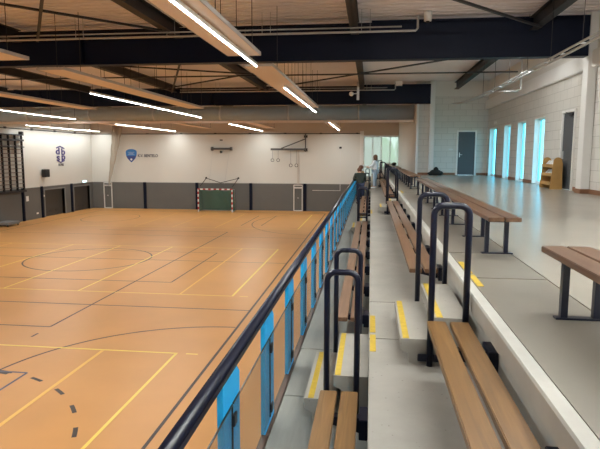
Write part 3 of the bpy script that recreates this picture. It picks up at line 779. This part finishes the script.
# ---------------------------------------------------------------- stand: benches
def riser_bench(x0, x1, y0, y1, z, wallx, m, label, group, step_=1.36, first=.45):
    t = thing('bench', ((x0 + x1) / 2, (y0 + y1) / 2, z), label, 'bench', group)
    g = .03; mid = (x0 + x1) / 2
    MB().box(x0, mid - g / 2, y0, y1, z - .045, z, .005).build('seat_plank', m, t)
    MB().box(mid + g / 2, x1, y0, y1, z - .045, z, .005).build('seat_plank', m, t)
    y = y1 - first
    while y > y0 + .1:
        q = MB(); q.prism([(x0 + .04, z - .047), (wallx, z - .047), (wallx, z - .17), (x0 + .04, z - .085)], 'y', y - .035, y + .035)
        q.box(wallx - .06, wallx, y - .11, y + .11, z - .17, z - .025, .004)
        q.build('wall_bracket', navy_gloss, t); y -= step_
SP = [(-1.5, 4.05), (5.98, 15.0), (16.9, 28.0), (30.0, 37.1), (38.9, 47.8)]
BN = ('nearest', 'second', 'third', 'fourth', 'farthest')
for i, (a, c) in enumerate(SP):
    riser_bench(.43, .725, a, c + (.02 if i == 0 else -.1), MZ + .395, XS + .053, wood if i == 0 else wood_mid, 'two plank wooden bench on the middle tier, %s of its row' % BN[i], 'benches on the middle tier')
    if i == 2: c = 24.5
    riser_bench(-.35, -.065, a, c, LZ + .40, .011, wood if i == 0 else wood_mid, 'two plank wooden bench on the lowest tier beside railing, %s of its row' % BN[i], 'benches on the lowest tier', 1.4, .3)
def leg_bench(x0, x1, y0, y1, z, label, ins=.33):
    t = thing('bench', ((x0 + x1) / 2, (y0 + y1) / 2, UZ), label, 'bench', 'benches along the edge of the upper floor')
    g = .014; mid = (x0 + x1) / 2
    MB().box(x0, mid - g / 2, y0, y1, z - .042, z, .004).build('seat_plank', wood_up, t)
    MB().box(mid + g / 2, x1, y0, y1, z - .042, z, .004).build('seat_plank', wood_up, t)
    n = max(1, round((y1 - y0 - 2 * ins) / 1.25))
    for k in range(n + 1):
        y = y0 + ins + (y1 - y0 - 2 * ins) * k / n
        q = MB(); a, c = x0 + .035, x1 - .045
        q.box(a, a + .042, y - .022, y + .022, UZ, z - .045); q.box(c - .042, c, y - .022, y + .022, UZ, z - .045)
        q.box(a - .03, c + .05, y - .03, y + .03, UZ, UZ + .012); q.box(a, c, y - .02, y + .02, z - .08, z - .043)
        q.build('leg_frame', navy_gloss, t)
for i, (a, c) in enumerate([(-1.3, 3.97), (5.72, 15.1), (17.1, 25.9), (28.0, 36.8), (38.8, 47)]):
    leg_bench(1.172, 1.49, a, c, UZ + .415, 'brown slatted bench on navy legs on the upper floor edge, %s of its row' % BN[i])

# ---------------------------------------------------------------- stand: looped handrails
def loop(x0, x1, y, zt, zl, zr, label, group, cross=False, foot='l'):
    t = thing('handrail_loop', ((x0 + x1) / 2, y, min(zl, zr)), label, 'handrail', group)
    r = .07; pts = [(x0, y, zl), (x0, y, zt - r)]
    for k in range(1, 7): a = math.pi - k * math.pi / 12; pts.append((x0 + r + r * math.cos(a), y, zt - r + r * math.sin(a)))
    for k in range(0, 6): a = math.pi / 2 - k * math.pi / 12; pts.append((x1 - r + r * math.cos(a), y, zt - r + r * math.sin(a)))
    pts += [(x1, y, zt - r), (x1, y, zr)]
    q = MB(); q.tube(pts, .0245, 12)
    if cross: q.tube([(x0, y, zt - .78), (x1, y, zt - .78)], .018, 8)
    q.build('loop_tube', navy_gloss, t)
    MB().box(x0 - .09, x0 + .09, y + .0, y + .022, zl + .03, zl + .085, .004).build('fixing_plate', navy_gloss, t)
    MB().box(x1 - .02, x1 + .01, y - .015, y + .02, zr + .02, zr + .09).build('fixing_plate', navy_gloss, t)
    if cross: MB().box(x0 - .08, x0 + .05, y - .06, y + .02, zl, zl + .015).build('foot_plate', navy_gloss, t)
for i, (a, c) in enumerate(AIS):
    for j, y in enumerate((a - .05, c + .035)):
        w_ = ('near side', 'far side')[j]
        loop(.472, .727, y, 4.53, MZ, 3.62, 'navy looped handrail between middle and upper tier, %s, %s' % (AN[i], w_), 'looped handrails between the middle and upper tier', i > 0)
        y2 = (4.32 if i == 0 else y) if j == 0 else y + .115
        loop(-.324, -.083, y2, 3.985 if j == 0 else 3.95, LZ, 2.76, 'navy looped handrail between lowest and middle tier, %s, %s' % (AN[i], w_), 'looped handrails between the lowest and middle tier', i > 0)

# ---------------------------------------------------------------- upper floor things
t = thing('brochure_rack', (5.72, 18.5, UZ), 'plywood leaflet rack with two rounded sides by the grey door', 'rack')
def rside(y, dy):
    q = MB(); pts = [(5.50, UZ), (5.87, UZ), (5.84, UZ + .82)]
    for k in range(1, 8): a = math.pi * k / 8; pts.append((5.71 + .13 * math.cos(a), UZ + .84 + .13 * math.sin(a)))
    pts.append((5.58, UZ + .82)); q.prism([(x - .08, z) for x, z in pts], 'y', y, y + dy); q.build('side_panel', ply, t)
RY0, RY1 = 17.92, 18.97
rside(RY0, .02); rside(RY1, .02)
for k in range(3):
    z = UZ + .12 + k * .27
    q = MB(); q.box(5.48, 5.77, RY0 + .02, RY1, z, z + .018); q.box(5.47, 5.485, RY0 + .02, RY1, z, z + .1); q.build('shelf', ply, t)
q = MB(); q.box(5.765, 5.78, RY0 + .02, RY1, UZ + .1, UZ + .8); q.build('back_panel', ply, t)
n = 0
for k in (1, 2):
    for j in range(4):
        z = UZ + .14 + k * .27; y = RY0 + .05 + j * .25
        q = MB(); q.prism([(5.50, z), (5.515, z), (5.68, z + .19), (5.665, z + .19)], 'y', y, y + .19)
        tag(q.build('leaflet_stack', paper_m), 'pale leaflets on the %s shelf of the rack, %s from the left end' % (('middle', 'top')[k - 1], ('fourth', 'third', 'second', 'first')[j]), 'leaflets', 'leaflets in the plywood rack')
# bag by the wall
q = MB()
for dx, dy, s, sc in ((0, 0, .2, (1.5, .8, .8)), (.22, .05, .15, (1.2, 1, .8)), (-.24, 0, .13, (1.3, 1, .7)), (.02, 0, .12, (1.2, .8, 1.9))): q.sphere((3.3 + dx, 29.5 + dy, UZ + s * sc[2] * .9), s, sc, 14)
tag(q.build('bag', bag_m), 'black bag slumped on the floor against the far block wall', 'bag')
q = MB(); q.sphere((1.33, 33.0, UZ + .415 + .096), .12, (1.2, 1.6, .8), 14); q.sphere((1.3, 33.25, UZ + .415 + .065), .08, (1.2, 1.6, .8), 12)
tag(q.build('folded_jacket', bag_m), 'small dark bundle of clothing lying on the upper floor bench', 'jacket')
q = MB(); q.box(5.30, 5.36, YD - .03, YD, 5.1, 5.12) if False else q.box(3.98, 4.2, YD - .02, YD, UZ + 1.28, UZ + 1.36)
tag(q.build('door_sign', alu), 'small plate on the block wall left of the far grey door', 'sign')
tag(MB().box(XR - .03, XR, 18.55, 18.67, UZ + 1.7, UZ + 1.82).build('wall_button', white_p), 'small white button on the block wall beside the right grey door', 'button')
t = thing('vent_grille', (XR, 16.6, UZ + 2.3), 'small grille sign high on the right wall near column', 'grille')
MB().box(XR - .03, XR, 28.0, 28.4, WT + .15, WT + .28).build('plate', white_p, t)

# ---------------------------------------------------------------- people
def skinned(name, verts, edges, m, parent, sub=2):
    me = bpy.data.meshes.new(name); me.from_pydata([v[:3] for v in verts], edges, []); me.materials.append(m)
    o = bpy.data.objects.new(name, me); COL.objects.link(o)
    sk = o.modifiers.new('skin', 'SKIN'); 
    if not me.skin_vertices: 
        bpy.context.view_layer.objects.active = o
    lay = me.skin_vertices[0].data
    for i, v in enumerate(verts):
        r = v[3]; lay[i].radius = (r, r) if not isinstance(r, tuple) else r
    lay[0].use_root = True
    sk.use_smooth_shade = True
    s2 = o.modifiers.new('sub', 'SUBSURF'); s2.levels = sub; s2.render_levels = sub
    o.parent = parent
    return o
def chain(js, names, rad, base=None):
    vs = []; es = []
    return vs, es
def person(label, loc, rz, J, cl, hair_long, sc=.96):
    """J: joint dict in local space (facing +Y), metres"""
    t = thing('person', loc, label, 'person'); t.rotation_euler.z = rz; t.scale = (sc, sc, sc)
    top_m, leg_m, shoe_m, hr_m = cl
    order = ['pelvis', 'belly', 'chest', 'neck', 'head0', 'head1']
    rad = dict(pelvis=(.15, .11), belly=(.135, .10), chest=(.155, .11), neck=.055, head0=.075, head1=.085)
    V = [(*J[n], rad[n]) for n in order]; E_ = [(i, i + 1) for i in range(5)]
    idx = {n: i for i, n in enumerate(order)}
    def add(n, r, par): V.append((*J[n], r)); idx[n] = len(V) - 1; E_.append((idx[par], idx[n]))
    for s in 'LR':
        add('sh' + s, .06, 'chest'); add('el' + s, .042, 'sh' + s); add('wr' + s, .028, 'el' + s); add('pa' + s, .032, 'wr' + s)
        add('hip' + s, .09, 'pelvis'); add('kn' + s, .058, 'hip' + s); add('an' + s, .04, 'kn' + s); add('to' + s, .035, 'an' + s)
        w0, p0 = Vector(J['wr' + s]), Vector(J['pa' + s]); d = (p0 - w0).normalized(); side = d.cross(Vector((0, 0, 1))).normalized()
        for k in range(4):
            off = (k - 1.5) * .02; ln = (.07, .08, .075, .06)[k]; nm = 'f%d%s' % (k, s)
            J[nm] = tuple(p0 + side * off + d * .03); J[nm + 'b'] = tuple(p0 + side * off + d * (.03 + ln * .6)); J[nm + 'c'] = tuple(p0 + side * off * .9 + d * (.03 + ln * .85) + Vector((0, 0, -.022)))
            add(nm, .009, 'pa' + s); add(nm + 'b', .0085, nm); add(nm + 'c', .007, nm + 'b')
        nm = 'th' + s; J[nm] = tuple(w0 + (p0 - w0) * .5 + side * (.035 if s == 'L' else -.035)); J[nm + 'b'] = tuple(Vector(J[nm]) + d * .05 + side * (.015 if s == 'L' else -.015))
        add(nm, .011, 'wr' + s); add(nm + 'b', .009, nm)
    skinned('body', V, E_, skin_m, t)
    # upper garment
    A = [J[n] for n in ('pelvis', 'belly', 'chest')]
    v = [(J['pelvis'][0], J['pelvis'][1], J['pelvis'][2] - .10, (.185, .14)), (*J['belly'], (.172, .132)), (*J['chest'], (.185, .135)), (*(Vector(J['chest']).lerp(Vector(J['neck']), .75)), .075)]
    e = [(0, 1), (1, 2), (2, 3)]
    for s in 'LR':
        n0 = len(v); v += [(*J['sh' + s], .088), (*J['el' + s], .068), (*J['wr' + s], .045)]; e += [(2, n0), (n0, n0 + 1), (n0 + 1, n0 + 2)]
    skinned('top_garment', v, e, top_m, t)
    v = [(*(Vector(J['pelvis']) + Vector((0, 0, -.03))), (.165, .125))]; e = []
    for s in 'LR':
        n0 = len(v); v += [(*J['hip' + s], .108), (*J['kn' + s], .078), (*J['an' + s], .06)]; e += [(0, n0), (n0, n0 + 1), (n0 + 1, n0 + 2)]
    skinned('trousers', v, e, leg_m, t)
    for s in 'LR':
        an, to = Vector(J['an' + s]), Vector(J['to' + s]); d = (to - an); d.z = 0
        q = MB(); q.sphere((0, 0, 0), 1, (.05, .13, .045), 14)
        o = q.build('shoe', shoe_m); o.parent = t; c = an + d * .45; o.location = (c.x, c.y, .045); o.rotation_euler.z = math.atan2(d.y, d.x) - math.pi / 2
    h0, h1 = Vector(J['head0']), Vector(J['head1']); c = (h0 + h1) / 2; f = Vector(J['face']) if 'face' in J else Vector((0, 1, 0)); f.normalize()
    q = MB(); q.sphere(h1 + Vector((0, 0, .012)) - f * .03, .118, (.92, .98, 1.0), 16)
    if hair_long:
        for k in range(9):
            a = R(-110 + k * 27.5); back = (-f); dirv = Matrix.Rotation(a, 3, 'Z') @ back
            p0 = h1 + dirv * .075 - f * .02; q.tube([p0, p0 + Vector((0, 0, -.12)) + dirv * .015, p0 + Vector((0, 0, -.26)) + dirv * .0], [.05, .045, .02], 8)
    q.build('hair', hr_m).parent = t
    # face
    sd = f.cross(Vector((0, 0, 1))).normalized(); q = MB()
    q.sphere(c + f * .105, .016, (1, 1, 1.5), 8)
    for s in (-1, 1): q.sphere(c + sd * .09 * s - f * .005, .022, (.6, 1, 1.3), 8)
    q.build('nose_and_ears', skin_m).parent = t
    q = MB()
    for s in (-1, 1): q.sphere(c + f * .092 + sd * .034 * s + Vector((0, 0, .025)), .012, (1, 1, 1), 8)
    q.box(c.x + f.x * .1 - .02, c.x + f.x * .1 + .02, c.y + f.y * .1 - .004, c.y + f.y * .1 + .004, c.z - .052, c.z - .044)
    q.build('eyes_and_mouth', mat('dark_features', (.05, .025, .02), .5)).parent = t
    return t
def base():
    return dict(pelvis=(0, 0, .95), belly=(0, 0, 1.10), chest=(0, 0, 1.32), neck=(0, .01, 1.47), head0=(0, .03, 1.55), head1=(0, .035, 1.62),
                shL=(-.18, 0, 1.38), elL=(-.24, -.02, 1.10), wrL=(-.22, .1, .88), paL=(-.215, .13, .81), shR=(.18, 0, 1.38), elR=(.24, -.02, 1.10), wrR=(.22, .1, .88), paR=(.215, .13, .81),
                hipL=(-.10, 0, .88), knL=(-.11, .02, .49), anL=(-.11, 0, .08), toL=(-.13, .14, .03), hipR=(.10, 0, .88), knR=(.11, .02, .49), anR=(.11, 0, .08), toR=(.13, .14, .03))
# woman in white hoodie, facing left (-X), hands forward
J = base(); J.update(elL=(-.2, .12, 1.16), wrL=(-.12, .33, 1.10), paL=(-.1, .41, 1.10), elR=(.2, .12, 1.14), wrR=(.12, .33, 1.06), paR=(.1, .41, 1.06))
person('person in white hoodie and light jeans standing on the middle tier', (.22, 27.3, MZ), R(75), J, (hood_m, jeans_m, paper_m, hair_m), True, .925)
# dark jacket, leaning over the railing
J = base(); J.update(belly=(0, .04, 1.10), chest=(0, .11, 1.31), neck=(0, .18, 1.45), head0=(0, .24, 1.50), head1=(0, .27, 1.56), shL=(-.21, .11, 1.35), shR=(.21, .11, 1.35),
                     elL=(-.28, .20, 1.10), elR=(.28, .20, 1.10), wrL=(-.12, .33, 1.09), wrR=(.12, .33, 1.09), paL=(-.05, .35, 1.09), paR=(.05, .35, 1.10))
person('person in dark jacket bending over the railing, back to the viewer', (-.44, 25.0, LZ), R(14), J, (jacket_m, navy_cloth, black_p, hair_r), False)
J = base(); J.update(elL=(-.25, .08, 1.13), wrL=(-.1, .28, 1.05), paL=(-.05, .34, 1.05))
person('person in tan sweater standing beyond the dark jacket by the railing', (-.47, 27.5, LZ), R(60), J, (tan_m, navy_cloth, black_p, hair_r), False)
